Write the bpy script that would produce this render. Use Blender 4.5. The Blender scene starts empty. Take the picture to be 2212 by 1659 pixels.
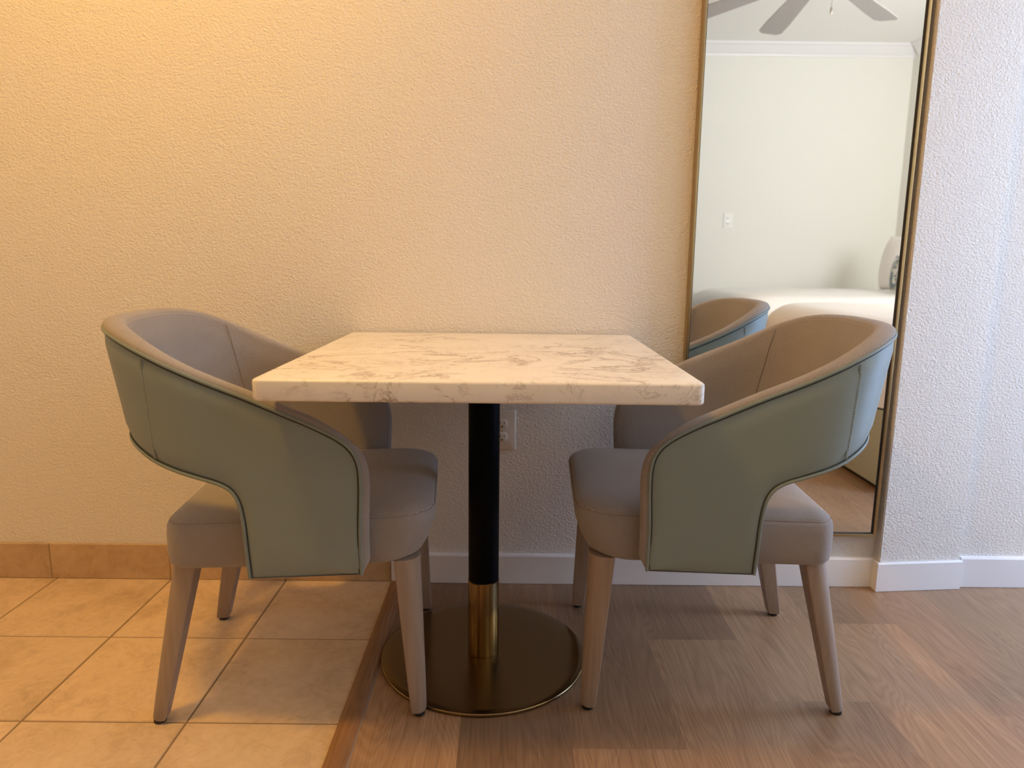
import bpy, bmesh, math, random
from mathutils import Vector, Matrix, noise as mnoise
random.seed(7)
PI = math.pi
SC = bpy.context.scene
COL = SC.collection

# ------------------------------------------------------------------ materials
class NT:
    """tiny node helper"""
    def __init__(s, name):
        s.m = bpy.data.materials.new(name); s.m.use_nodes = True
        s.t = s.m.node_tree; s.t.nodes.clear()
        s.out = s.t.nodes.new('ShaderNodeOutputMaterial')
        s.b = s.t.nodes.new('ShaderNodeBsdfPrincipled')
        s.t.links.new(s.b.outputs[0], s.out.inputs[0])
    def n(s, kind, **kw):
        x = s.t.nodes.new('ShaderNode' + kind)
        for k, v in kw.items(): setattr(x, k, v)
        return x
    def l(s, a, b): s.t.links.new(a, b)
    def put(s, sock, v):
        if isinstance(v, bpy.types.NodeSocket): s.l(v, sock)
        else: sock.default_value = v
    def math(s, op, a, b=0.0, c=0.0):
        x = s.n('Math', operation=op)
        s.put(x.inputs[0], a); s.put(x.inputs[1], b); s.put(x.inputs[2], c)
        return x.outputs[0]
    def coord(s, kind='Object'): return s.n('TexCoord').outputs[kind]
    def mapping(s, v, scale=(1,1,1), loc=(0,0,0)):
        x = s.n('Mapping'); s.l(v, x.inputs[0]); x.inputs['Scale'].default_value = scale
        x.inputs['Location'].default_value = loc
        return x.outputs[0]
    def noise(s, v, scale, detail=3, rough=.5, dist=0, out='Fac'):
        x = s.n('TexNoise'); s.l(v, x.inputs['Vector'])
        x.inputs['Scale'].default_value = scale; x.inputs['Detail'].default_value = detail
        x.inputs['Roughness'].default_value = rough; x.inputs['Distortion'].default_value = dist
        return x.outputs[out]
    def ramp(s, f, stops, interp='LINEAR'):
        x = s.n('ValToRGB'); s.put(x.inputs[0], f); cr = x.color_ramp; cr.interpolation = interp
        while len(cr.elements) < len(stops): cr.elements.new(.5)
        for e, (p, c) in zip(cr.elements, stops):
            e.position = p; e.color = (*c, 1) if len(c) == 3 else c
        return x.outputs[0]
    def mix(s, f, a, b, mode='MIX'):
        x = s.n('Mix', data_type='RGBA', blend_type=mode)
        s.put(x.inputs[0], f)
        for i, v in ((6, a), (7, b)):
            if isinstance(v, bpy.types.NodeSocket): s.l(v, x.inputs[i])
            else: x.inputs[i].default_value = (*v, 1)
        return x.outputs[2]
    def bump(s, h, strength, dist, normal=None):
        x = s.n('Bump'); s.l(h, x.inputs['Height']); x.inputs['Strength'].default_value = strength
        x.inputs['Distance'].default_value = dist
        if normal: s.l(normal, x.inputs['Normal'])
        return x.outputs[0]
    def set(s, **kw):
        for k, v in kw.items():
            k = k.replace('_', ' ')
            sock = s.b.inputs[k]
            if isinstance(v, tuple) and len(v) == 3 and sock.type == 'RGBA': v = (*v, 1)
            s.put(sock, v)
        return s

def simple(name, col, rough=.5, metal=0., **kw):
    return NT(name).set(Base_Color=col, Roughness=rough, Metallic=metal, **kw).m

def plaster(name, col, strength=.55):
    k = NT(name); o = k.mapping(k.coord(), (1,1,1.35))
    d = k.noise(o, 140, 3, .55, .6)
    sharp = k.ramp(d, [(.30, (0,0,0)), (.52, (.55,.55,.55)), (.72, (1,1,1))])
    f = k.noise(o, 260, 2, .5)
    h = k.math('ADD', sharp, k.math('MULTIPLY', f, .25))
    k.set(Base_Color=col, Roughness=.62, Normal=k.bump(h, strength, .0036))
    return k.m

def fabric(name, dark, light, w=.0052, p=.0044, uv='UV', contrast=1.0):
    """herringbone weave in metres along the UV map"""
    k = NT(name); v = k.coord('UV')
    sx = k.n('SeparateXYZ'); k.l(v, sx.inputs[0])
    tri = k.math('PINGPONG', sx.outputs[0], w)
    ph = k.math('DIVIDE', k.math('ADD', sx.outputs[1], tri), p)
    wave = k.math('SINE', k.math('MULTIPLY', ph, 2*PI))
    # broken yarns
    yarn = k.math('SINE', k.math('MULTIPLY', k.math('DIVIDE', sx.outputs[0], p*.5), 2*PI))
    wob = k.noise(v, 900, 2, .6)
    s = k.math('ADD', k.math('MULTIPLY', wave, .38*contrast), .5)
    s = k.math('ADD', s, k.math('MULTIPLY', k.math('SUBTRACT', wob, .5), .7*contrast))
    s = k.math('ADD', s, k.math('MULTIPLY', yarn, .06))
    col = k.ramp(s, [(.12, dark), (.5, tuple((a+b)/2 for a, b in zip(dark, light))), (.88, light)])
    big = k.noise(v, 9, 3, .6)
    col = k.mix(k.math('MULTIPLY', big, .22), col, tuple(c*.8 for c in dark))
    k.set(Base_Color=col, Roughness=.9, Normal=k.bump(s, .5, .0009))
    k.b.inputs['Sheen Weight'].default_value = .25
    k.b.inputs['Sheen Roughness'].default_value = .5
    return k.m

def leather(name, col):
    k = NT(name); o = k.coord()
    n1 = k.noise(o, 420, 3, .55); n2 = k.noise(o, 5, 2, .5)
    c = k.mix(k.math('MULTIPLY', n2, .18), col, tuple(x*.8 for x in col))
    k.set(Base_Color=c, Roughness=.46, Normal=k.bump(n1, .07, .0006))
    k.b.inputs['Specular IOR Level'].default_value = .4
    return k.m

def wood_leg(name):
    k = NT(name); o = k.coord()
    m = k.mapping(o, (120, 120, 2.2))
    g = k.noise(m, 1.0, 3, .5, .1)
    c = k.ramp(g, [(.25, (.285,.218,.174)), (.55, (.33,.257,.207)), (.85, (.37,.293,.24))])
    k.set(Base_Color=c, Roughness=.5, Normal=k.bump(g, .08, .0006))
    return k.m

def plank_wood(name, warm=(1,1,1)):
    """grain runs along V (metres); tint from the plank's own random attribute"""
    k = NT(name); v = k.coord('UV')
    a = k.n('Attribute', attribute_name='tint')
    m1 = k.mapping(v, (5.5, .85, 1)); 
    body = k.noise(m1, 1.6, 2, .5, .4)
    rings = k.math('FRACT', k.math('MULTIPLY', body, 24.0))
    rings = k.math('PINGPONG', rings, .5)
    m2 = k.mapping(v, (380, 4.5, 1)); fine = k.noise(m2, 1.0, 3, .6)
    m3 = k.mapping(v, (60, 2.0, 1)); mid = k.noise(m3, 1.0, 3, .6)
    g = k.math('ADD', k.math('MULTIPLY', rings, .30), k.math('ADD', k.math('MULTIPLY', fine, .85), k.math('MULTIPLY', mid, .3)))
    cols = [(.30, (.135,.075,.041)), (.60, (.295,.178,.104)), (.90, (.43,.28,.172))]
    cols = [(p, tuple(x*w for x, w in zip(c, warm))) for p, c in cols]
    c = k.ramp(g, cols)
    blotch = k.noise(v, 2.4, 2, .5)
    c = k.mix(k.math('MULTIPLY', blotch, .3), c, tuple(x*w for x, w in zip((.315,.20,.118), warm)))
    tint = k.mix(a.outputs['Fac'], (.63,.62,.62), (1.22,1.20,1.17))
    c = k.mix(1.0, c, tint, 'MULTIPLY')
    k.set(Base_Color=c, Roughness=k.math('ADD', k.math('MULTIPLY', fine, .14), .29),
          Normal=k.bump(fine, .16, .0008))
    return k.m

def tile_mat(name, base, dark, light):
    k = NT(name); o = k.coord('UV')
    n1 = k.noise(o, 5.5, 5, .62, .7); n2 = k.noise(o, 34, 4, .65, 1.2); n3 = k.noise(o, 140, 2, .5)
    f = k.math('ADD', k.math('MULTIPLY', n1, .6), k.math('MULTIPLY', n2, .4))
    c = k.ramp(f, [(.33, dark), (.5, base), (.68, light)])
    h = k.math('ADD', k.math('MULTIPLY', n2, 1.0), k.math('MULTIPLY', n3, .3))
    a = k.n('Attribute', attribute_name='tint')
    tint = k.mix(a.outputs['Fac'], (.93,.93,.93), (1.05,1.04,1.03))
    c = k.mix(1.0, c, tint, 'MULTIPLY')
    k.set(Base_Color=c, Roughness=.42, Normal=k.bump(h, .22, .002))
    return k.m

def marble(name):
    k = NT(name); o = k.coord()
    warp = k.noise(o, 4.2, 4, .6, 0, 'Color')
    vm = k.n('VectorMath', operation='MULTIPLY_ADD'); k.l(warp, vm.inputs[0]); vm.inputs[1].default_value = (.30,.20,.16)
    k.l(k.mapping(o, (1.0, 1.5, 1.6)), vm.inputs[2])
    v = vm.outputs[0]
    n1 = k.noise(v, 3.1, 6, .62, .4)
    r1 = k.math('ABSOLUTE', k.math('SUBTRACT', n1, .5))
    vein = k.ramp(r1, [(0, (1,1,1)), (.005, (.7,.7,.7)), (.014, (.15,.15,.15)), (.035, (0,0,0))])
    n2 = k.noise(v, 9.0, 6, .7, 1.6)
    r2 = k.math('ABSOLUTE', k.math('SUBTRACT', n2, .5))
    vein2 = k.ramp(r2, [(0, (.85,.85,.85)), (.008, (.35,.35,.35)), (.02, (0,0,0))])
    mask = k.ramp(k.noise(o, 3.3, 3, .5, .5), [(.43, (0,0,0)), (.53, (1,1,1))])
    mask2 = k.ramp(k.noise(k.mapping(o, (1,1,1), (3,1,2)), 6.5, 3, .5, .3), [(.42, (0,0,0)), (.54, (1,1,1))])
    a = k.math('MULTIPLY', vein, mask); b = k.math('MULTIPLY', vein2, mask2)
    f = k.math('MINIMUM', k.math('ADD', a, b), 1.0)
    cloud = k.noise(o, 6, 4, .6)
    base = k.ramp(cloud, [(.3, (.80,.765,.715)), (.6, (.85,.82,.78))])
    c = k.mix(k.math('MULTIPLY', f, .8), base, (.30,.235,.185))
    k.set(Base_Color=c, Roughness=.33); k.b.inputs['Specular IOR Level'].default_value = .45
    return k.m

def brass(name, col, rough, aniso=0., radial=False):
    k = NT(name); o = k.coord()
    k.set(Base_Color=col, Metallic=1., Roughness=rough)
    if radial:
        k.b.inputs['Anisotropic'].default_value = aniso
        tg = k.n('Tangent', direction_type='RADIAL', axis='Z'); k.l(tg.outputs[0], k.b.inputs['Tangent'])
    return k.m

M = {}
M['wall'] = plaster('textured wall paint', (.79,.755,.70), .6)
M['wall_smooth'] = simple('smooth wall paint', (.80,.79,.735), .7)
M['block_taupe'] = simple('taupe light block', (.36,.335,.31), .8)  # dark tone keeps bounce low from the added block behind the camera
M['ceiling'] = simple('ceiling paint', (.90,.895,.875), .8)
M['white_trim'] = simple('white semi gloss trim', (.82,.81,.82), .38)
M['tile'] = tile_mat('beige stone tile', (.70,.52,.335), (.52,.365,.215), (.80,.62,.425))
M['tile_base'] = tile_mat('tan tile skirting', (.53,.375,.225), (.43,.29,.165), (.62,.455,.29))
M['grout'] = simple('tan grout', (.27,.19,.115), .9)
M['grout_base'] = simple('skirting grout', (.36,.26,.17), .9)
M['plank'] = plank_wood('oak vinyl plank')
M['oak_strip'] = plank_wood('reddish oak threshold', (.95,.82,.68))
M['caulk'] = simple('grey sealant', (.30,.25,.22), .7)
M['fabric'] = fabric('taupe herringbone fabric', (.112,.096,.092), (.535,.485,.455), .0027, .0029, contrast=1.0)
M['fabric_seam'] = simple('taupe seam thread', (.25,.20,.175), .9)
M['leather'] = leather('sage green leather', (.226,.272,.258))
M['leather_pipe'] = leather('sage piping', (.205,.248,.235))
M['thread'] = simple('sage thread', (.36,.38,.31), .7)
M['seam_dark'] = simple('dark seam', (.04,.045,.038), .8)
M['leg'] = wood_leg('limed beech')
M['rubber'] = simple('black glide', (.012,.012,.012), .6)
M['marble'] = marble('white marble laminate')
M['black_metal'] = simple('black powder coat', (.003,.003,.004), .45, Specular_IOR_Level=.05)
M['brass_tube'] = brass('polished brass', (.29,.205,.095), .2)
M['brass_disc'] = brass('brushed bronze brass', (.25,.175,.085), .2, .7, True)
M['brass_frame'] = brass('brushed gold frame', (.45,.325,.16), .34)
M['frame_back'] = simple('mirror back board', (.02,.018,.016), .7)
M['mirror'] = simple('silvered mirror', (.90,.91,.90), .0, 1.)
M['plate'] = simple('ivory plastic', (.70,.64,.56), .4)
M['plate_white'] = simple('white plastic', (.80,.79,.76), .4)
M['slot'] = simple('dark slot', (.01,.008,.007), .6)
M['duvet'] = simple('white cotton duvet', (.86,.84,.82), .9)
M['bed_base'] = simple('sage upholstered bed base', (.40,.415,.35), .8)
M['plinth'] = simple('black plinth', (.012,.012,.012), .7)
M['head'] = simple('grey headboard', (.36,.34,.30), .8)
M['fan'] = simple('taupe fan blade', (.46,.445,.44), .5)
M['nickel'] = simple('brushed nickel', (.55,.53,.50), .3, 1.)
M['brass_screw'] = simple('screw metal', (.6,.55,.48), .3, 1.)

def floral():
    k = NT('white cushion with blue grey motif'); o = k.coord()
    n = k.noise(o, 14, 3, .6, 1.5)
    f = k.ramp(n, [(.46, (0,0,0)), (.53, (1,1,1))])
    c = k.mix(f, (.75,.74,.70), (.16,.21,.25))
    n2 = k.noise(o, 22, 2, .5, .5)
    f2 = k.ramp(n2, [(.58, (0,0,0)), (.63, (1,1,1))])
    c = k.mix(f2, c, (.50,.48,.32))
    k.set(Base_Color=c, Roughness=.9)
    return k.m
M['floral'] = floral()

def emit(name, col, strength):
    k = NT(name)
    e = k.n('Emission'); e.inputs[0].default_value = (*col, 1); e.inputs[1].default_value = strength
    k.l(e.outputs[0], k.out.inputs[0]); return k.m
def pane_mat():
    k = NT('window glass')
    t = k.n('BsdfTransparent'); g = k.n('BsdfGlossy'); g.inputs['Roughness'].default_value = .02
    mx = k.n('MixShader'); mx.inputs[0].default_value = .06
    k.l(t.outputs[0], mx.inputs[1]); k.l(g.outputs[0], mx.inputs[2]); k.l(mx.outputs[0], k.out.inputs[0])
    return k.m
M['pane'] = pane_mat()

# ------------------------------------------------------------------ mesh helpers
def new_obj(name, bm, mat, parent=None, smooth=True, angle=40, uvf=None, mats=None):
    bmesh.ops.recalc_face_normals(bm, faces=bm.faces[:])
    me = bpy.data.meshes.new(name); bm.to_mesh(me); bm.free()
    for m in (mats or [mat]): me.materials.append(m)
    if smooth:
        me.polygons.foreach_set('use_smooth', [True]*len(me.polygons))
        me.set_sharp_from_angle(angle=math.radians(angle))
    o = bpy.data.objects.new(name, me); COL.objects.link(o)
    if parent: o.parent = parent
    return o
def empty(name, loc=(0,0,0), rz=0):
    o = bpy.data.objects.new(name, None); COL.objects.link(o)
    o.empty_display_size = .1; o.location = loc; o.rotation_euler = (0,0,rz); return o
def tag(o, label, cat, group=None):
    o['label'] = label; o['category'] = cat
    if group: o['group'] = group
    return o
def struct(o): o['kind'] = 'structure'; return o

def box(bm, x0, x1, y0, y1, z0, z1, bev=0., seg=2, mi=0):
    vs = [bm.verts.new(p) for p in ((x0,y0,z0),(x1,y0,z0),(x1,y1,z0),(x0,y1,z0),(x0,y0,z1),(x1,y0,z1),(x1,y1,z1),(x0,y1,z1))]
    fs = [bm.faces.new([vs[i] for i in f]) for f in ((0,3,2,1),(4,5,6,7),(0,1,5,4),(1,2,6,5),(2,3,7,6),(3,0,4,7))]
    for f in fs: f.material_index = mi
    if bev:
        es = {e for f in fs for e in f.edges}
        bmesh.ops.bevel(bm, geom=list(es), offset=bev, segments=seg, affect='EDGES', profile=.5)
def prism(bm, poly, z0, z1, bev=0.):
    a = [bm.verts.new((x,y,z0)) for x,y in poly]; b = [bm.verts.new((x,y,z1)) for x,y in poly]
    n = len(poly); fs = [bm.faces.new(a[::-1]), bm.faces.new(b)]
    for i in range(n): fs.append(bm.faces.new((a[i], a[(i+1)%n], b[(i+1)%n], b[i])))
    if bev: bmesh.ops.bevel(bm, geom=list({e for f in fs for e in f.edges}), offset=bev, segments=2, affect='EDGES')
def loft(bm, rings, cap0=True, cap1=True):
    R = [[bm.verts.new(p) for p in r] for r in rings]; n = len(R[0])
    for a, b in zip(R, R[1:]):
        for i in range(n): bm.faces.new((a[i], a[(i+1)%n], b[(i+1)%n], b[i]))
    if cap0: bm.faces.new(R[0][::-1])
    if cap1: bm.faces.new(R[-1])
def lathe(bm, prof, n=64, c=(0,0,0)):
    rings = [[(c[0]+r*math.cos(2*PI*i/n), c[1]+r*math.sin(2*PI*i/n), c[2]+z) for i in range(n)] for r, z in prof]
    loft(bm, rings)
def tube(bm, pts, r, n=8, closed=False):
    pts = [Vector(p) for p in pts]; N = len(pts); rings = []
    up = None
    for i, p in enumerate(pts):
        a = pts[i-1] if (i or closed) else p; b = pts[(i+1) % N] if (i < N-1 or closed) else p
        t = (b-a).normalized()
        if up is None:
            up = t.orthogonal().normalized()
        up = (up - t*up.dot(t)).normalized(); s = t.cross(up)
        rings.append([bm.verts.new(p + r*(math.cos(2*PI*j/n)*up + math.sin(2*PI*j/n)*s)) for j in range(n)])
    for i in range(N if closed else N-1):
        a, b = rings[i], rings[(i+1) % N]
        off = 0
        if closed and i == N-1:
            off = min(range(n), key=lambda k: (a[0].co-b[k].co).length)
        for j in range(n): bm.faces.new((a[j], a[(j+1)%n], b[(j+1+off)%n], b[(j+off)%n]))
    if not closed: bm.faces.new(rings[0][::-1]); bm.faces.new(rings[-1])
def rrect(x0, x1, y0, y1, r, seg=6):
    """rounded rectangle, r = radius or 4 radii (x1y1, x0y1, x0y0, x1y0)"""
    rr = r if isinstance(r, (tuple, list)) else (r,)*4
    out = []
    for (cx, cy, a0, q) in ((x1,y1,0,rr[0]), (x0,y1,90,rr[1]), (x0,y0,180,rr[2]), (x1,y0,270,rr[3])):
        q = max(q, 1e-4)
        ox = cx + (-q if a0 in (0,270) else q); oy = cy + (-q if a0 in (0,90) else q)
        for i in range(seg+1):
            a = math.radians(a0 + 90*i/seg); out.append((ox+q*math.cos(a), oy+q*math.sin(a)))
    return out
def catmull(pts, m=10):
    P = [pts[0]] + list(pts) + [pts[-1]]; out = []
    for i in range(1, len(P)-2):
        p0, p1, p2, p3 = (Vector(q).to_2d() if len(q) == 2 else Vector(q) for q in P[i-1:i+3])
        def tj(ti, a, b): return ti + max((b-a).length, 1e-6)**.5
        t0 = 0; t1 = tj(t0,p0,p1); t2 = tj(t1,p1,p2); t3 = tj(t2,p2,p3)
        for k in range(m):
            t = t1 + (t2-t1)*k/m
            A1 = p0*((t1-t)/(t1-t0)) + p1*((t-t0)/(t1-t0)); A2 = p1*((t2-t)/(t2-t1)) + p2*((t-t1)/(t2-t1))
            A3 = p2*((t3-t)/(t3-t2)) + p3*((t-t2)/(t3-t2))
            B1 = A1*((t2-t)/(t2-t0)) + A2*((t-t0)/(t2-t0)); B2 = A2*((t3-t)/(t3-t1)) + A3*((t-t1)/(t3-t1))
            out.append(B1*((t2-t)/(t2-t1)) + B2*((t-t1)/(t2-t1)))
    out.append(Vector(P[-1])); return out
def resample(pts, n):
    d = [0]
    for a, b in zip(pts, pts[1:]): d.append(d[-1] + (b-a).length)
    out = []; j = 0
    for i in range(n+1):
        t = d[-1]*i/n
        while j < len(d)-2 and d[j+1] < t: j += 1
        w = (t-d[j])/max(d[j+1]-d[j], 1e-9); out.append(pts[j].lerp(pts[j+1], min(max(w,0),1)))
    return out
def interp(x, xs, ys):
    if x <= xs[0]: return ys[0]
    for a, b, c, d in zip(xs, xs[1:], ys, ys[1:]):
        if x <= b: return c + (d-c)*(x-a)/(b-a)
    return ys[-1]
def sstep(a, b, x):
    t = min(max((x-a)/(b-a), 0), 1); return t*t*(3-2*t)

# ------------------------------------------------------------------ room
YW = 1.974            # face of the textured wall behind the table
XL, XR, YB, ZC = -2.4, 3.315, -2.33, 2.72
SEAM = -.346          # tile meets plank
def planes_uv(name, quads, mat, z, extra=None):
    """floor of individual pieces in one mesh: quads = (x0,x1,y0,y1,tint)"""
    bm = bmesh.new(); uv = bm.loops.layers.uv.new('UVMap'); tl = bm.faces.layers.float.new('tint')
    for x0, x1, y0, y1, t, ou, ov in quads:
        f = bm.faces.new([bm.verts.new(p) for p in ((x0,y0,z),(x1,y0,z),(x1,y1,z),(x0,y1,z))])
        f[tl] = t; f.material_index = 0
        for l in f.loops: l[uv].uv = (l.vert.co.x+ou, l.vert.co.y+ov)
    return bm
# wooden planks: columns of width .2265, seams as in the photograph
W = .2265; X0 = .584
joints = {-1: [1.656, 1.656-1.22], 0: [1.405, .18], -2: [1.246, .03], 1: [1.745, .55], 2: [1.36, .14], -3: [1.52, .3]}
tints = {(-1,0): .16, (-1,1): .62, (0,0): .78, (0,1): .5, (1,0): .46, (1,1): .92, (-2,0): .3, (-2,1): .6, (2,0): .55, (2,1): .7}
quads = []
c0 = int(math.floor((SEAM-X0)/W)) - 0
for ci in range(c0, int((XR-X0)/W)+2):
    xa = max(X0 + ci*W, SEAM); xb = min(X0 + (ci+1)*W, XR)
    if xb <= xa: continue
    js = [y for y in joints.get(ci, [random.uniform(.6,1.8)])]
    while js[-1] > YB: js.append(js[-1]-1.22)
    ys = [YW+.01] + js
    for k, (yt, yb) in enumerate(zip(ys, ys[1:])):
        t = tints.get((ci,k), random.random())
        quads.append((xa, xb, max(yb, YB), yt, t, random.random()*40, random.random()*40))
bm = planes_uv('floor', quads, None, 0)
# slab below
box(bm, XL-.1, XR+.1, YB-.1, YW+.12, -.10, -.004, mi=1)
for f in bm.faces:
    if f.calc_center_median().z < -.001: f.material_index = 1
struct(new_obj('floor', bm, None, smooth=False, mats=[M['plank'], M['grout']]))
# tiled floor, tile by tile with grout gaps
TX, TY, GX = -.660, 1.640, .339
quads = []; g = .0022
for i in range(-7, 3):
    for j in range(-13, 2):
        xa, xb = TX+i*GX+g, TX+(i+1)*GX-g; ya, yb = TY+j*.328+g, TY+(j+1)*.328-g
        xa = max(xa, XL); xb = min(xb, SEAM); ya = max(ya, YB); yb = min(yb, YW)
        if xb-xa < .02 or yb-ya < .02: continue
        quads.append((xa, xb, ya, yb, random.random(), random.random()*30, random.random()*30))
bm = bmesh.new(); uv = bm.loops.layers.uv.new('UVMap'); tl = bm.faces.layers.float.new('tint')
for x0, x1, y0, y1, t, ou, ov in quads:
    b = .0012
    lo = [bm.verts.new(p) for p in ((x0,y0,.0002),(x1,y0,.0002),(x1,y1,.0002),(x0,y1,.0002))]
    hi = [bm.verts.new(p) for p in ((x0+b,y0+b,.0022),(x1-b,y0+b,.0022),(x1-b,y1-b,.0022),(x0+b,y1-b,.0022))]
    fs = [bm.faces.new(hi)] + [bm.faces.new((lo[i], lo[(i+1)%4], hi[(i+1)%4], hi[i])) for i in range(4)]
    for f in fs:
        f[tl] = t; f.material_index = 0
        for l in f.loops: l[uv].uv = (l.vert.co.x+ou, l.vert.co.y+ov)
f = bm.faces.new([bm.verts.new(p) for p in ((XL,YB,.0004),(SEAM,YB,.0004),(SEAM,YW,.0004),(XL,YW,.0004))]); f.material_index = 1
o = new_obj('floor', bm, None, smooth=False, mats=[M['tile'], M['grout']]); struct(o)
# threshold strip
bm = bmesh.new(); uv = bm.loops.layers.uv.new('UVMap'); tl = bm.faces.layers.float.new('tint')
sec = [(-.348,.0003), (-.346,.005), (-.330,.0075), (-.312,.0065), (-.3025,.0015), (-.3015,.0003)]
pa = [bm.verts.new((x,YB,z)) for x,z in sec]; pb = [bm.verts.new((x,1.9605,z)) for x,z in sec]
for i in range(len(sec)-1):
    f = bm.faces.new((pa[i],pa[i+1],pb[i+1],pb[i])); f[tl] = .55
    for l in f.loops: l[uv].uv = (l.vert.co.x+3.3, l.vert.co.y+1.7)
bm.faces.new(pb[::-1]); bm.faces.new(pa)
struct(new_obj('trim_1', bm, M['oak_strip'], angle=60))
bm = bmesh.new(); tube(bm, [(-.3012,.2,.0006),(-.3014,1.3,.0006),(-.3010,1.52,.0006)], .0014, 6)
struct(new_obj('trim_2', bm, M['caulk']))

# walls
def wall_obj(name, polys, mat):
    bm = bmesh.new()
    for p in polys: box(bm, *p)
    return struct(new_obj(name, bm, mat, smooth=False))
bm = bmesh.new()
prism(bm, [(XL-.1,YW), (1.10,YW), (1.10,YW+.12), (XL-.1,YW+.12)], 0, ZC)
struct(new_obj('wall_back', bm, M['wall'], smooth=False))
bm = bmesh.new()
prism(bm, [(1.0825,YW+.06), (1.0825,1.9385), (1.334,1.9620), (1.334,YW+.06)], 0, ZC, .003)
struct(new_obj('wall_pilaster', bm, M['wall'], smooth=True, angle=30))
bm = bmesh.new(); prism(bm, [(1.335,1.9785), (2.30,1.9785), (2.30,YW+.12), (1.335,YW+.12)], 0, ZC)
struct(new_obj('wall_back_right', bm, M['wall'], smooth=False))
# unseen return wall right of the frame, added to bring daylight close: glass balcony door facing the mirror wall's pilaster, window facing the beds
RX, RY = 2.22, 1.16
DY0, DY1, DZ0, DZ1 = 1.26, 1.92, .05, 2.12
bm = bmesh.new()
for a in ((RY,DY0,0,ZC), (DY1,YW+.12,0,ZC), (DY0,DY1,0,DZ0), (DY0,DY1,DZ1,ZC)): box(bm, RX, RX+.10, a[0], a[1], a[2], a[3])
VX0, VX1, VZ0, VZ1 = 2.42, 3.22, 1.0, 2.30
for a in ((RX+.10,VX0,0,ZC), (VX1,XR,0,ZC), (VX0,VX1,0,VZ0), (VX0,VX1,VZ1,ZC)): box(bm, a[0], a[1], RY, RY+.10, a[2], a[3])
struct(new_obj('wall_added_return', bm, M['wall_smooth'], smooth=False))
bm = bmesh.new(); f0 = .05
for a in ((DY0,DY0+f0,DZ0,DZ1), (DY1-f0,DY1,DZ0,DZ1), (DY0+f0,DY1-f0,DZ0,DZ0+f0), (DY0+f0,DY1-f0,DZ1-f0,DZ1)): box(bm, RX+.03, RX+.08, a[0], a[1], a[2], a[3])
door = struct(new_obj('door_1', bm, M['white_trim'], smooth=False))
bm = bmesh.new(); box(bm, RX+.052, RX+.058, DY0+f0, DY1-f0, DZ0+f0, DZ1-f0)
new_obj('door_pane', bm, M['pane'], door, smooth=False)
bm = bmesh.new()
for a in ((VX0,VX0+f0,VZ0,VZ1), (VX1-f0,VX1,VZ0,VZ1), (VX0+f0,VX1-f0,VZ0,VZ0+f0), (VX0+f0,VX1-f0,VZ1-f0,VZ1)): box(bm, a[0], a[1], RY+.03, RY+.08, a[2], a[3])
win = struct(new_obj('window_1', bm, M['white_trim'], smooth=False))
bm = bmesh.new(); box(bm, VX0+f0, VX1-f0, RY+.052, RY+.058, VZ0+f0, VZ1-f0)
new_obj('window_pane', bm, M['pane'], win, smooth=False)
wall_obj('wall_light_block', [(XL-.1,.80,YB-.1,-.50,0,ZC)], M['block_taupe'])   # unseen block behind the camera, added to keep cool daylight off the left
wall_obj('wall_left', [(XL-.12,XL,YB-.1,YW+.12,0,ZC)], M['wall_smooth'])
wall_obj('wall_front', [(XL-.1,XR+.1,YB-.12,YB,0,ZC)], M['wall_smooth'])
wall_obj('wall_right', [(XR,XR+.12,YB-.1,YW+.12,0,ZC)], M['wall_smooth'])
wall_obj('ceiling', [(XL-.1,XR+.1,YB-.1,YW+.12,ZC,ZC+.1)], M['ceiling'])
# skirting
bm = bmesh.new(); uv = bm.loops.layers.uv.new('UVMap'); tl = bm.faces.layers.float.new('tint')
xs = [XL, -2.03, -1.6905, -1.3515, -1.0, -.661, SEAM]
for a, b in zip(xs, xs[1:]):
    box(bm, a+.0015, b-.0015, 1.9635, YW+.001, .003, .1105, .0012, 1)
for f in bm.faces:
    i = sum(f.calc_center_median().x > x for x in xs); f[tl] = (i*.37) % 1
    for l in f.loops: l[uv].uv = (l.vert.co.x+i*3.1, l.vert.co.z+i*1.3)
ts = struct(new_obj('baseboard_left', bm, M['tile_base'], smooth=False))
bm = bmesh.new(); box(bm, XL, SEAM, 1.9655, YW+.001, .0024, .1092)
struct(new_obj('trim_3', bm, M['grout_base'], smooth=False))
def board(name, p0, p1, n, h=.0905, t=.0135, m='white_trim'):
    """moulded board from p0 to p1 (floor points on the wall face), n = out of the wall"""
    sec = [(0,0.0012), (t,0.0012), (t,h-.005), (t-.003,h-.0005), (0,h)]
    bm = bmesh.new(); A = []
    for p in (p0, p1): A.append([bm.verts.new((p[0]+n[0]*d, p[1]+n[1]*d, z)) for d, z in sec])
    for i in range(len(sec)): j = (i+1) % len(sec); bm.faces.new((A[0][i],A[0][j],A[1][j],A[1][i]))
    bm.faces.new(A[0]); bm.faces.new(A[1][::-1])
    return struct(new_obj(name, bm, M[m], angle=20))
board('baseboard_back', (-.3455,YW), (1.0825,YW), (0,-1))
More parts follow.
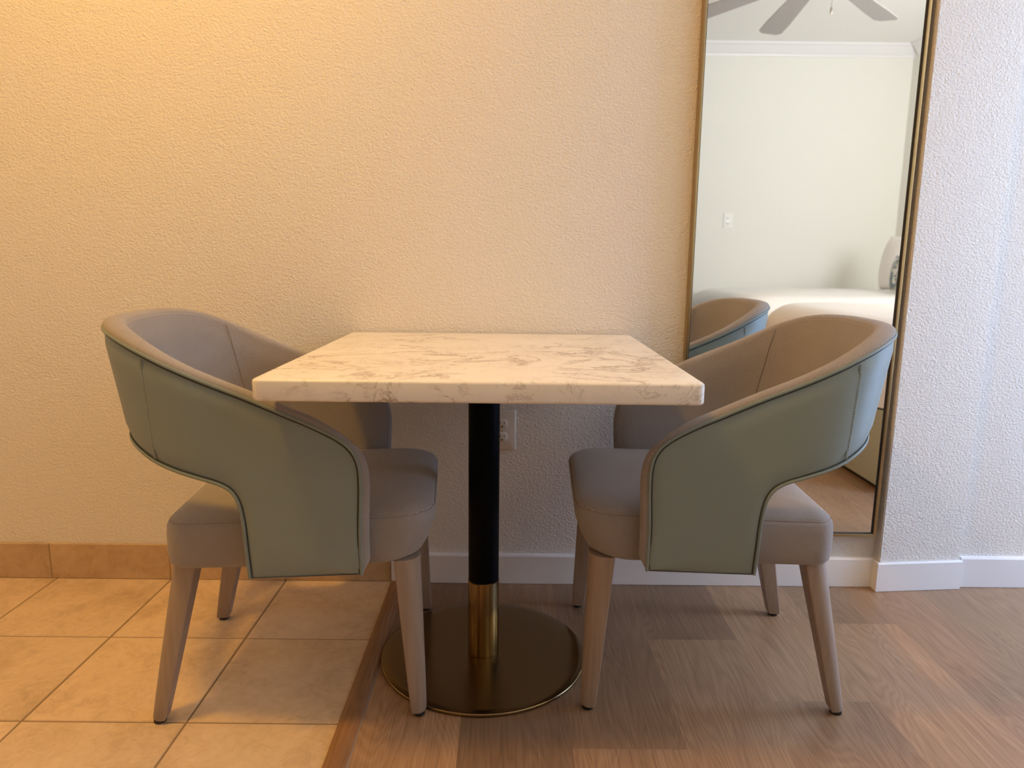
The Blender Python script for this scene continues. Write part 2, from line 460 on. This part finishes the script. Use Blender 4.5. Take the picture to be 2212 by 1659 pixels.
# pilaster board wraps the corner
bm = bmesh.new(); t = .0095; h = .0885
sec = [(0,.0012), (t,.0012), (t,h-.003), (t-.0025,h-.0003), (0,h)]
path = [((1.0825,YW-.0135),(-.7,0)), ((1.0825,1.9385),(-.7,-1)), ((1.3365,1.96225),(.09,-1))]
A = [[bm.verts.new((p[0]+n[0]*d, p[1]+n[1]*d, z)) for d, z in sec] for p, n in path]
for a, b in zip(A, A[1:]):
    for i in range(len(sec)): j = (i+1) % len(sec); bm.faces.new((a[i],a[j],b[j],b[i]))
bm.faces.new(A[0]); bm.faces.new(A[-1][::-1])
struct(new_obj('baseboard_pilaster', bm, M['white_trim'], angle=20))
board('baseboard_right', (1.3405,1.9785), (RX,1.9785), (0,-1), .094)
board('baseboard_front', (-.34,YB), (XR,YB), (0,1))
# crown moulding on the far (front) and right walls
def crown(name, p0, p1, n):
    sec = [(0,-.098), (.010,-.098), (.013,-.084), (.026,-.074), (.052,-.034), (.063,-.022), (.074,-.018), (.076,0), (0,0)]
    bm = bmesh.new(); A = []
    for p in (p0, p1): A.append([bm.verts.new((p[0]+n[0]*d, p[1]+n[1]*d, ZC+z-.0005)) for d, z in sec])
    for i in range(len(sec)): j = (i+1) % len(sec); bm.faces.new((A[0][i],A[0][j],A[1][j],A[1][i]))
    bm.faces.new(A[0]); bm.faces.new(A[1][::-1])
    return struct(new_obj(name, bm, M['white_trim'], angle=20))
crown('trim_4', (XL,YB), (XR-.0,YB), (0,1))
crown('trim_5', (XR,YB+.09), (XR,RY), (-1,0))

# ------------------------------------------------------------------ table
TXC, TYC = -.0530, 1.5685
tab = empty('dining_table', (-.0585,1.5825,0))
tag(tab, 'square white marble pedestal table with black column and round brass foot', 'table')
def tloc(x, y): return (x+.0585, y-1.5825)
bm = bmesh.new()
x0, y0 = tloc(-.441, 1.1780); x1, y1 = tloc(.3335, 1.9620)
z0, z1, b, rc = .7060, .7445, .0055, .014
rings = []
for k in range(5):
    a = PI/2*k/4; d = b*(1-math.sin(a)); rings.append((d, z0 + b*(1-math.cos(a))))
for k in range(5):
    a = PI/2*k/4; d = b*(1-math.cos(a)); rings.append((d, z1 - b + b*math.sin(a)))
loft(bm, [[(x,y,z) for x,y in rrect(x0+d, x1-d, y0+d, y1-d, rc-d*.6, 8)] for d, z in rings])
new_obj('tabletop', bm, M['marble'], tab, angle=50)
bm = bmesh.new(); box(bm, -.17, .17, -.17, .17, .700, .7062, .003)
new_obj('mounting_plate', bm, M['black_metal'], tab)
bm = bmesh.new(); lathe(bm, [(.0345,.197), (.0360,.1985), (.0360,.7003)], 64)
new_obj('column', bm, M['black_metal'], tab)
bm = bmesh.new(); lathe(bm, [(.0358,.0095), (.0372,.0105), (.0372,.1955), (.0355,.1972)], 64)
new_obj('column_sleeve', bm, M['brass_tube'], tab)
bm = bmesh.new(); R = .2465
lathe(bm, [(R-.006,.0), (R-.0015,.001), (R,.003), (R,.0062), (R-.0012,.0082), (R-.004,.0092), (R-.02,.0096), (.12,.0098), (.03,.0100)], 128)
new_obj('base_plate', bm, M['brass_disc'], tab, angle=60)

# ------------------------------------------------------------------ chairs
HW, XF, XS, XRR, NN, KL, ZL = .283, .17, -.10, -.316, 2.6, .18, .60
_pts = [(XF,-HW)] + [(XS-(XS-XRR)*math.sin(t)**(2/NN), -HW*math.cos(t)**(2/NN)) for t in [PI/2*i/240 for i in range(241)]]
_pts[-1] = (XRR, 0.0)
_d = [0.]
for a, b in zip(_pts, _pts[1:]): _d.append(_d[-1] + math.hypot(b[0]-a[0], b[1]-a[1]))
SL = _d[-1]
def _plan(s):
    m = s > SL; q = 2*SL-s if m else s
    if q < 0: return XF-q, (HW if m else -HW)
    q = min(q, SL)
    import bisect
    i = min(max(bisect.bisect_right(_d, q)-1, 0), len(_d)-2)
    w = (q-_d[i])/max(_d[i+1]-_d[i], 1e-9)
    x = _pts[i][0]+(_pts[i+1][0]-_pts[i][0])*w; v = _pts[i][1]+(_pts[i+1][1]-_pts[i][1])*w
    return x, (-v if m else v)
def shell(s, z, depth=0.):
    def P(s):
        x, v = _plan(s); w = min(max((XS+.12-x)/(XS+.12-XRR), 0), 1)
        return x-KL*(z-ZL)*w, v
    x, v = P(s); e = .012
    ax, av = P(s-e); bx, bv = P(s+e)
    tx, tv = bx-ax, bv-av; l = math.hypot(tx, tv)
    return Vector((x + tv/l*depth, v - tx/l*depth, z))
# outline of one half in (arc length, height)
_top = catmull([(.007,.343), (.008,.43), (.005,.50), (.005,.545), (.010,.572), (.023,.594), (.043,.611), (.09,.637), (.142,.6605), (.20,.688), (.271,.720), (.33,.749), (.385,.776), (.44,.796), (.50,.807), (.58,.812), (SL-.03,.813), (SL,.813)], 12)
_bot1 = [Vector((.007,.343)), Vector((.226,.341))]
_bot2 = catmull([(.226,.341), (.2275,.40), (.2285,.455), (.234,.493), (.246,.516), (.268,.530), (.30,.541), (.35,.556), (.39,.569), (.43,.583), (.48,.595), (.56,.603), (SL-.03,.604), (SL,.604)], 12)
def split(pts, s):   # at arc-length coordinate s after the front corner
    for i in range(len(pts)-1, 0, -1):
        if pts[i-1].x <= s <= pts[i].x: return pts[:i+1], pts[i:]
tA, tB = split(_top, .043); tB1, tB2 = split(tB, .275)
bB1, bB2 = split(_bot2, .30)
def halfcurve(parts): 
    out = []
    for p, n in parts: r = resample(p, n); out += r if not out else r[1:]
    return out
TOP = halfcurve([(tA,30), (tB1,22), (tB2,36)]); BOT = halfcurve([(_bot1,30), (bB1,22), (bB2,36)])
mir = lambda p: Vector((2*SL-p.x, p.y))
TOP = TOP + [mir(p) for p in TOP[-2::-1]]; BOT = BOT + [mir(p) for p in BOT[-2::-1]]
NC = len(TOP)
def thick(s):
    q = min(s, 2*SL-s); return .032 + .010*sstep(.18, .46, q)
LOOP = TOP + BOT[-2:0:-1]
NL = len(LOOP)
LN = []
for i in range(NL):
    t = LOOP[(i+1) % NL]-LOOP[i-1]; t.normalize(); LN.append(Vector((-t.y, t.x)))   # outward of a clockwise loop
def grid(bm, depthf, rows, uv=None, flip=False):
    G = []
    for i in range(NC):
        col = []
        for r in range(rows+1):
            p = BOT[i].lerp(TOP[i], r/rows)
            e = min(r, rows-r)/rows; ec = min(i, NC-1-i)
            col.append((bm.verts.new(shell(p.x, p.y, depthf(p.x, e, ec))), p))
        G.append(col)
    for i in range(NC-1):
        for r in range(rows):
            q = [G[i][r], G[i+1][r], G[i+1][r+1], G[i][r+1]]
            try: f = bm.faces.new([a[0] for a in q])
            except ValueError: continue
            if uv:
                for l, a in zip(f.loops, q): l[uv].uv = (a[1].x, a[1].y)
    return G

def build_chair(name):
    t = empty(name)
    # fabric inner pad with rounded rim
    bm = bmesh.new(); uv = bm.loops.layers.uv.new('UVMap')
    grid(bm, lambda s, e, ec: thick(s) + .006*min(1, e*5), 14, uv)
    K = 8; R = []; acc = 0.
    for i in range(NL+1):
        j = i % NL; p = LOOP[j]; n = LN[j]; th = thick(p.x)
        if i: acc += (LOOP[j]-LOOP[i-1]).length
        q = min(p.x, 2*SL-p.x)
        up = max(n.y, 0)
        b = (.0065 + .0070*up*sstep(.02,.1,q) + .002*up*sstep(.3,.5,q))
        fr = max(-n.x if p.x < SL else n.x, 0) if q < .02 else 0      # front edge of the arm: fuller fabric border
        b += .0105*fr*sstep(.345,.37,p.y)*(1-sstep(.52,.60,p.y)*.6)
        if p.y < .36 and n.y < -.3: b *= .4
        ring = []
        for k in range(K+1):
            a = PI*k/K
            bb = b*max(math.sin(a), 0)**.62
            dd = th*.5*(1-math.cos(a))
            o = p + n*bb
            ring.append((bm.verts.new(shell(o.x, o.y, dd)), (acc, dd*1.2)))
        R.append(ring)
    for a, b in zip(R, R[1:]):
        for k in range(K):
            q = (a[k], b[k], b[k+1], a[k+1])
            f = bm.faces.new([v[0] for v in q])
            for l, v in zip(f.loops, q): l[uv].uv = (v[1][1], v[1][0])
    bmesh.ops.remove_doubles(bm, verts=bm.verts[:], dist=.00005)
    pad = new_obj('backrest_pad', bm, M['fabric'], t, angle=70)
    # stitched seams of the inner pad
    for sgn in (0, 1):
        bm = bmesh.new(); pts = []
        for k in range(22):
            w = k/21; s = .385 - .02*w; z = interp(s, [p.x for p in TOP[:NC//2]], [p.y for p in TOP[:NC//2]])
            zb = .60; zz = z+.004 + (zb-z)*w
            s2 = 2*SL-s if sgn else s
            pts.append(shell(s2, zz, thick(s)+(.002+.0048*min(1, w*9))))
        tube(bm, pts, .0009, 6); new_obj('pad_seam', bm, M['fabric_seam'], pad)
    # leather outer panel
    bm = bmesh.new()
    grid(bm, lambda s, e, ec: .0025 - .0050*min(1, e*7)*min(1, ec/3), 14)
    bmesh.ops.remove_doubles(bm, verts=bm.verts[:], dist=.00005)
    out = new_obj('outer_panel', bm, M['leather'], t, angle=70)
    # piping right round the outer panel, dark welt line just inside it
    edge = [list(range(NC)), [NL-k for k in range(30, NC-30)]]      # top run and lower run, none along the straight bottom edges
    bm = bmesh.new(); bw = bmesh.new()
    for run in edge:
        P = [(LOOP[i], LN[i]) for i in run]
        tube(bm, [shell((p+n*.0012).x, (p+n*.0012).y, .0006) for p, n in P], .0036, 8)
        tube(bw, [shell((p-n*.0040).x, (p-n*.0040).y, .0004) for p, n in P], .0010, 6)
    new_obj('piping', bm, M['leather_pipe'], t)
    new_obj('welt_line', bw, M['seam_dark'], out)
    # stitched corner seams of the leather
    for sgn in (0, 1):
        bm = bmesh.new()
        zt = interp(.374, [p.x for p in TOP[:NC//2]], [p.y for p in TOP[:NC//2]])-.010
        zb = .574; N = 34
        for k in range(N):
            a, b = k/N, (k+.62)/N
            seg = []
            for w in (a, b):
                s = .374+.014*w; s = 2*SL-s if sgn else s
                seg.append(shell(s, zt+(zb-zt)*w, -.0030))
            tube(bm, seg, .0009, 5)
        new_obj('stitching', bm, M['thread'], out)
        bm = bmesh.new()
        tube(bm, [shell((2*SL-(.371+.014*w/20)) if sgn else .371+.014*w/20, zt+(zb-zt)*w/20, -.0016) for w in range(21)], .0012, 5)
        new_obj('panel_seam', bm, M['leather_pipe'], out)
    # seat
    bm = bmesh.new(); uv = bm.loops.layers.uv.new('UVMap')
    hw = .2445; zz = [(.3420,.016,.0), (.3450,.006,.0), (.352,.001,.0), (.375,-.001,.0), (.41,-.001,.0), (.428,.0005,.0), (.4335,.003,.0), (.4360,.0052,0), (.4395,.0062,0), (.4455,.012,0), (.4515,.022,0), (.4560,.036,0), (.4595,.06,0), (.4625,.10,0), (.4645,.15,0), (.465,.2,0)]
    def front(z): return interp(z, [.342,.352,.37,.39,.41,.43,.445,.465], [.262,.272,.282,.2905,.297,.3015,.3035,.3045])
    rings = []
    for z, ins, _ in zz:
        xf = front(z); ins2 = ins
        xa, xb = -.2205+min(ins2,.2), xf-min(ins2*1.0,.2)
        ya = hw-min(ins2,.2)
        rf = max(.078-ins2*.5, .02); rb = max(.04-ins2*.4, .012)
        ring = rrect(xa, xb, -ya, ya, (rf, rb, rb, rf), 8)
        # gentle bow of the front edge, crown of the top
        P = []
        for x, y in ring:
            bow = .010*(1-(y/hw)**2)*sstep(.0, .25, x)
            P.append(Vector((x+bow, y, z + (.006*sstep(.05,.3,x) if z > .43 else .006*sstep(.05,.3,x)*max(0,(z-.36)/.07)))))
        rings.append(P)
    # dense ring uv
    V = [[bm.verts.new(p) for p in r] for r in rings]; n = len(V[0])
    per = [0.]
    for i in range(n): per.append(per[-1] + (rings[4][(i+1)%n]-rings[4][i]).length)
    for a, b in zip(range(len(V)-1), range(1, len(V))):
        for i in range(n):
            j = (i+1) % n; f = bm.faces.new((V[a][i], V[a][j], V[b][j], V[b][i]))
            topf = zz[b][0] > .4362
            for l, (r, q) in zip(f.loops, ((a,i), (a,j), (b,j), (b,i))):
                l[uv].uv = (rings[r][q].y, rings[r][q].x) if topf else (per[i+1] if q == j else per[i], rings[r][q].z)
    f = bm.faces.new(V[-1])
    for l in f.loops: l[uv].uv = (l.vert.co.y, l.vert.co.x)
    bm.faces.new(V[0][::-1])
    seat = new_obj('seat', bm, M['fabric'], t, angle=75)
    bm = bmesh.new(); tube(bm, [Vector((p.x*1.0012, p.y*1.0012, p.z+.0003)) for p in rings[7]], .0008, 6, True)
    new_obj('seat_seam', bm, M['fabric_seam'], seat)
    # legs: square with the outward corner well rounded, tapering and splayed
    for sx in (1, -1):
        for sy in (-1, 1):
            if sx > 0: tp, bt = (.247, .205), (.268, .226)
            else: tp, bt = (-.192, .198), (-.263, .212)
            rings = []
            for z, w in ((.008,.0138), (.0115,.0155), (.06,.0176), (.15,.0205), (.25,.0235), (.345,.0262)):
                k = (z-.008)/.337
                cx = bt[0]+(tp[0]-bt[0])*k; cy = (bt[1]+(tp[1]-bt[1])*k)*sy
                r = [w*.16]*4
                # corner order: (+,+), (-,+), (-,-), (+,-)
                r[{(1,1):0, (-1,1):1, (-1,-1):2, (1,-1):3}[(sx,sy)]] = w*1.35
                rings.append([(x,y,z) for x,y in rrect(cx-w, cx+w, cy-w, cy+w, r, 6)])
            bm = bmesh.new(); loft(bm, rings)
            leg = new_obj('leg', bm, M['leg'], t, angle=50)
            bm = bmesh.new(); lathe(bm, [(.0105,0), (.0122,.001), (.0122,.0084)], 20, (bt[0], bt[1]*sy, 0))
            new_obj('glide', bm, M['rubber'], leg)
    return t
def copy_tree(o, parent=None):
    c = o.copy(); COL.objects.link(c); c.parent = parent
    for ch in list(o.children): copy_tree(ch, c)
    return c
grp = 'barrel dining chairs at the marble table'
ch = build_chair('dining_chair')
ch2 = copy_tree(ch)
ch.location = (-.4715, 1.5504, .0022); ch.rotation_euler = (0,0,math.radians(5))
tag(ch, 'sage and taupe barrel dining chair left of the table, rear legs on the beige tiles', 'chair', grp)
ch2.location = (.4517, 1.5913, 0); ch2.rotation_euler = (0,0,math.radians(177.5))
tag(ch2, 'sage and taupe barrel dining chair right of the table, in front of the tall mirror', 'chair', grp)

# ------------------------------------------------------------------ mirror
mx0, mx1, mz0, mz1, my = .4858, 1.0680, .1645, 1.83, 1.944
mr = empty('wall_mirror', ((mx0+mx1)/2, YW, mz0)); tag(mr, 'tall rectangular mirror in a thin brass frame hung beside the pilaster', 'mirror')
L = lambda x, y, z: (x-(mx0+mx1)/2, y-YW, z-mz0)
bm = bmesh.new()
def lbox(bm, x0, x1, y0, y1, z0, z1, bev=0):
    a = L(x0,y0,z0); b = L(x1,y1,z1); box(bm, a[0],b[0],a[1],b[1],a[2],b[2], bev)
fw = .0085
lbox(bm, mx0, mx0+fw, my, YW-.004, mz0, mz1, .0006); lbox(bm, mx1-fw, mx1, my, YW-.004, mz0, mz1, .0006)
lbox(bm, mx0+fw, mx1-fw, my, YW-.004, mz0, mz0+fw, .0006); lbox(bm, mx0+fw, mx1-fw, my, YW-.004, mz1-fw, mz1, .0006)
new_obj('frame', bm, M['brass_frame'], mr)
bm = bmesh.new(); lbox(bm, mx0+fw, mx1-fw, my+.0065, my+.0105, mz0+fw, mz1-fw)
new_obj('mirror_glass', bm, M['mirror'], mr, smooth=False)
bm = bmesh.new(); lbox(bm, mx0+fw, mx1-fw, my+.0110, YW-.006, mz0+fw, mz1-fw)
new_obj('back_board', bm, M['frame_back'], mr, smooth=False)
bm = bmesh.new(); lbox(bm, mx1-fw-.0016, mx1-fw, my+.0012, my+.0064, mz0+fw, mz1-fw); lbox(bm, mx0+fw, mx0+fw+.0016, my+.0012, my+.0064, mz0+fw, mz1-fw)
lbox(bm, mx0+fw+.0016, mx1-fw-.0016, my+.0012, my+.0064, mz0+fw, mz0+fw+.0012)
new_obj('inner_lip', bm, M['frame_back'], mr, smooth=False)

# ------------------------------------------------------------------ outlets
def outlet(name, loc, rz, w, h, mat, label, duplex=True):
    t = empty(name, loc, rz); tag(t, label, 'outlet')
    bm = bmesh.new(); b = .0022
    rings = [[(x,-d,z) for x,z in rrect(-w/2+i, w/2-i, -h/2+i, h/2-i, .004, 4)] for i, d in ((0,.0006), (0,.003), (.0016,.0052), (.004,.0058))]
    loft(bm, rings); plate = new_obj('plate', bm, mat, t, angle=50)
    for s in (1, -1):
        zc = s*.0195
        bm = bmesh.new()
        pts = []
        for i in range(40):
            a = 2*PI*i/40; x = .0172*math.cos(a); z = .0172*math.sin(a); pts.append((x, max(min(z,.0140),-.0140)))
        loft(bm, [[(x,-.0052,zc+z) for x,z in pts], [(x,-.0066,zc+z) for x,z in pts], [(x*.96,-.0071,zc+z*.96) for x,z in pts]])
        r = new_obj('socket', bm, mat, t, angle=50)
        for dx, hh in ((-.0063,.0042), (.0063,.0035)):
            bm = bmesh.new(); box(bm, dx-.0009, dx+.0009, -.0074, -.006, zc+.0030-hh, zc+.0030+hh); new_obj('slot', bm, M['slot'], r, smooth=False)
        bm = bmesh.new(); pts = [(.0024*math.cos(2*PI*i/16), .0024*math.sin(2*PI*i/16)) for i in range(16)]
        loft(bm, [[(x,-.006,zc-.0075+z) for x,z in pts], [(x,-.0074,zc-.0075+z) for x,z in pts]]); new_obj('ground_hole', bm, M['slot'], r)
    bm = bmesh.new(); pts = [(.0028*math.cos(2*PI*i/16), .0028*math.sin(2*PI*i/16)) for i in range(16)]
    loft(bm, [[(x,-.005,z) for x,z in pts], [(x,-.0070,z) for x,z in pts]]); new_obj('screw', bm, M['brass_screw'], t)
    return t
outlet('power_outlet', (-.0215, YW, .4655), 0, .079, .117, M['plate'], 'ivory duplex power outlet on the wall under the table behind the column')
outlet('power_outlet', (1.86, YB, 1.29), PI, .079, .125, M['plate_white'], 'small white outlet plate reflected in the mirror on the bare far wall')

# ------------------------------------------------------------------ beds seen in the mirror
def puffy(x0, x1, y0, y1, z0, z1, r, seed, amp=.012, nx=40, ny=36, drop=None):
    """soft quilt: rounded box grid hanging over the edges"""
    bm = bmesh.new()
    def P(u, v, side):
        pass
    cx, cy = (x0+x1)/2, (y0+y1)/2; hx, hy = (x1-x0)/2, (y1-y0)/2
    prof = []                       # (inset, z) from hem up and over to the crown
    for k in range(9): prof.append((-.004*math.sin(PI*k/8), z0 + (z1-r-z0)*k/8))
    for k in range(1, 11): a = PI/2*k/10; prof.append((r*(1-math.cos(a)), z1-r+r*math.sin(a)))
    for d, dz in ((.12,.008), (.22,.014), (.34,.018), (.5,.02), (.62,.02)): prof.append((r+d*.9, z1+dz))
    rings = []
    for ins, z in prof:
        ins = min(ins, min(hx,hy)-.02)
        ring = rrect(x0+ins, x1-ins, y0+ins, y1-ins, max(r*1.1-ins*.3, .03), 10)
        dense = []
        for c, ((ax,ay), (bx,by)) in enumerate(zip(ring, ring[1:]+ring[:1])):
            m = 30 if c % 11 == 10 else 1
            for q in range(m): dense.append((ax+(bx-ax)*q/m, ay+(by-ay)*q/m, z))
        rings.append(dense)
    n = len(rings[0])
    R = []
    for r_ in rings:
        row = []
        for x, y, z in r_:
            d = mnoise.noise(Vector((x*3.1+seed, y*3.1, z*4)))*amp + mnoise.noise(Vector((x*9+seed, y*9, z*3)))*amp*.35
            v = Vector((x-cx, y-cy, (z-z1)*.6+.2)); v.normalize()
            q = Vector((x,y,z)) + v*d
            if z < z0+.01: q.z += .012*mnoise.noise(Vector((x*5+seed, y*5, 1)))
            row.append(bm.verts.new(q))
        R.append(row)
    for a, b in zip(R, R[1:]):
        for i in range(n): bm.faces.new((a[i], a[(i+1)%n], b[(i+1)%n], b[i]))
    bm.faces.new(R[-1])
    return bm
def bed(name, y0, y1, label, seed, ztop):
    cx, cy = 2.43, (y0+y1)/2
    t = empty(name, (cx,cy,0)); tag(t, label, 'bed', 'queen beds along the right wall')
    X0, X1 = 1.545-cx, 3.21-cx; Y0, Y1 = y0-cy, y1-cy
    bm = bmesh.new(); box(bm, X0+.03, X1, Y0+.03, Y1-.03, 0, .022); new_obj('plinth', bm, M['plinth'], t, smooth=False)
    bm = bmesh.new(); box(bm, X0, X1, Y0, Y1, .022, .345, .008, 3); new_obj('bed_base', bm, M['bed_base'], t)
    bm = bmesh.new(); box(bm, X0+.01, X1, Y0+.01, Y1-.01, .345, ztop-.10, .05, 4); new_obj('mattress', bm, M['duvet'], t)
    new_obj('duvet', puffy(X0-.022, X1-.02, Y0-.022, Y1+.022, .352, ztop-.012, .155, seed), M['duvet'], t, angle=80)
    bm = bmesh.new(); box(bm, X1, X1+.085, Y0-.03, Y1+.03, .02, .70, .02, 3); new_obj('headboard', bm, M['head'], t)
    return t
bed('bed', -.44, 1.09, 'nearer white bed on a sage base, its duvet lit warm in the mirror', 3.1, .725)
bed('bed', -2.25, -.82, 'farther white bed against the far wall in the mirror reflection', 8.4, .735)
def pillow(name, loc, rot, sx, sy, sz, mat, label, cat, group=None):
    bm = bmesh.new(); n = 18; G = {}
    for side in (1, -1):
        for i in range(n+1):
            for j in range(n+1):
                u, v = 2*i/n-1, 2*j/n-1
                if side < 0 and (abs(u) == 1 or abs(v) == 1): G[(side,i,j)] = G[(1,i,j)]; continue
                e = max(0, (1-abs(u)**2.4)*(1-abs(v)**2.4))**.55
                pin = 1-.07*(1-abs(abs(u)-abs(v)))*0 - .06*(max(abs(u),abs(v))**6)*(1-min(abs(u),abs(v)))
                G[(side,i,j)] = bm.verts.new((u*sx/2*pin, v*sy/2*pin, side*e*sz/2))
        for i in range(n):
            for j in range(n):
                q = [G[(side,i,j)], G[(side,i+1,j)], G[(side,i+1,j+1)], G[(side,i,j+1)]]
                bm.faces.new(q if side > 0 else q[::-1])
    o = new_obj(name, bm, mat, angle=80); o.location = loc; o.rotation_euler = rot; tag(o, label, cat, group); return o
# upright against the farther bed's headboard
pillow('pillow', (2.885,-1.42,.945), (math.radians(82), 0, math.radians(-90)), .42, .41, .19, M['duvet'], 'white pillow standing upright at the head of the farther bed', 'pillow')
pillow('throw_cushion', (2.725,-1.03,.882), (math.radians(84), 0, math.radians(-90)), .34, .24, .12, M['floral'], 'white throw cushion with a blue grey motif beside the upright pillow', 'cushion')

# ------------------------------------------------------------------ ceiling fan
FX, FY, FZ = 1.57, 2*1.9385-3.87, 2.40
fan = empty('ceiling_fan', (FX,FY,ZC)); tag(fan, 'grey nine-bladed ceiling fan reflected at the top of the mirror', 'fan')
z = FZ-ZC
bm = bmesh.new(); lathe(bm, [(.012,-.002), (.065,-.002), (.07,-.02), (.05,-.06), (.016,-.075)], 40); new_obj('canopy', bm, M['nickel'], fan)
bm = bmesh.new(); lathe(bm, [(.012,z+.07), (.012,-.06)], 20); new_obj('downrod', bm, M['nickel'], fan)
bm = bmesh.new(); lathe(bm, [(.03,z-.085), (.07,z-.08), (.085,z-.055), (.09,z-.03), (.115,z-.02), (.12,z+.04), (.09,z+.07), (.03,z+.08)], 48); new_obj('motor', bm, M['nickel'], fan)
for k in range(9):
    a = math.radians(4.5+40*k-90)
    bm = bmesh.new()
    out = [(.16,-.045), (.80,-.070), (.965,-.070), (1.0,-.045), (1.0,.045), (.965,.070), (.80,.070), (.16,.045)]
    tilt = math.radians(-8)
    lo = [bm.verts.new((x, y*math.cos(tilt), z + y*math.sin(tilt)-.003)) for x, y in out]
    hi = [bm.verts.new((x, y*math.cos(tilt), z + y*math.sin(tilt)+.003)) for x, y in out]
    bm.faces.new(lo[::-1]); bm.faces.new(hi)
    for i in range(8): bm.faces.new((lo[i], lo[(i+1)%8], hi[(i+1)%8], hi[i]))
    bl = new_obj('blade', bm, M['fan'], fan, smooth=False); bl.rotation_euler = (0,0,a)
    bm = bmesh.new(); box(bm, .10, .22, -.018, .018, z-.012, z-.004); br = new_obj('blade_bracket', bm, M['nickel'], bl, smooth=False)
bm = bmesh.new(); tube(bm, [(.055,0,z-.055), (.055,0,z-.165)], .0022, 8); pc = new_obj('pull_chain', bm, M['nickel'], fan)
bm = bmesh.new(); lathe(bm, [(.003,z-.200), (.007,z-.190), (.006,z-.170), (.002,z-.163)], 16, (.055,0,0)); new_obj('chain_pull', bm, M['nickel'], pc)

# ------------------------------------------------------------------ warm ceiling lamp (out of frame, lights the left side)
LX, LY = -.93, .99
WARM = (1.0, .53, .07)
lamp = empty('ceiling_light', (LX,LY,ZC)); tag(lamp, 'round flush dome ceiling light glowing warm above the tiled floor', 'ceiling light')
bm = bmesh.new(); lathe(bm, [(.10,-.001), (.145,-.001), (.145,-.03), (.132,-.036), (.10,-.036)], 48); new_obj('trim_ring', bm, M['nickel'], lamp)
bm = bmesh.new(); lathe(bm, [(.128,-.034), (.125,-.052), (.106,-.073), (.07,-.089), (.03,-.096), (.003,-.097)], 48)
new_obj('diffuser', bm, emit('warm lamp glass', WARM, 172.0), lamp)

# daylight through the window
def area(name, loc, rot, sx, sy, power, col):
    d = bpy.data.lights.new(name, 'AREA'); d.shape = 'RECTANGLE'; d.size = sx; d.size_y = sy; d.energy = power; d.color = col
    o = bpy.data.objects.new(name, d); COL.objects.link(o); o.location = loc; o.rotation_euler = rot; return o
area('door_daylight', (RX+.22, (DY0+DY1)/2, (DZ0+DZ1)/2), (0, math.radians(90), 0), DZ1-DZ0, DY1-DY0, 37, (.37,.58,1.0))
area('window_daylight', ((VX0+VX1)/2, RY+.22, (VZ0+VZ1)/2), (math.radians(-125), 0, 0), VX1-VX0, VZ1-VZ0, 76, (.97,.99,1.0))

w = bpy.data.worlds.new('World'); SC.world = w; w.use_nodes = True
bg = w.node_tree.nodes['Background']; bg.inputs[0].default_value = (.75,.85,1,1); bg.inputs[1].default_value = .5

# ------------------------------------------------------------------ camera
pitch, yaw, roll, H = math.radians(10.06), math.radians(.16), math.radians(.62), .95
cp, sp, cy, sy, cr, sr = math.cos(pitch), math.sin(pitch), math.cos(yaw), math.sin(yaw), math.cos(roll), math.sin(roll)
f = Vector((sy*cp, cy*cp, -sp)); r0 = Vector((cy,-sy,0)); u0 = r0.cross(f)
r = cr*r0+sr*u0; u = -sr*r0+cr*u0
cd = bpy.data.cameras.new('camera'); cam = bpy.data.objects.new('camera', cd); COL.objects.link(cam)
cd.sensor_width = 36; cd.lens = 36*1526/2212; cd.clip_start = .02
cam.matrix_world = Matrix(((r.x,u.x,-f.x,0), (r.y,u.y,-f.y,0), (r.z,u.z,-f.z,H), (0,0,0,1)))
cd.dof.use_dof = True; cd.dof.focus_distance = 1.52; cd.dof.aperture_fstop = cd.lens/6.2
SC.camera = cam
vs = SC.view_settings; vs.view_transform = 'Standard'; vs.look = 'None'; vs.exposure = .07; vs.gamma = 1; vs.use_curve_mapping = False
SC.cycles.max_bounces = 10; SC.cycles.diffuse_bounces = 6; SC.cycles.glossy_bounces = 6; SC.cycles.caustics_reflective = True; SC.cycles.sample_clamp_indirect = 6
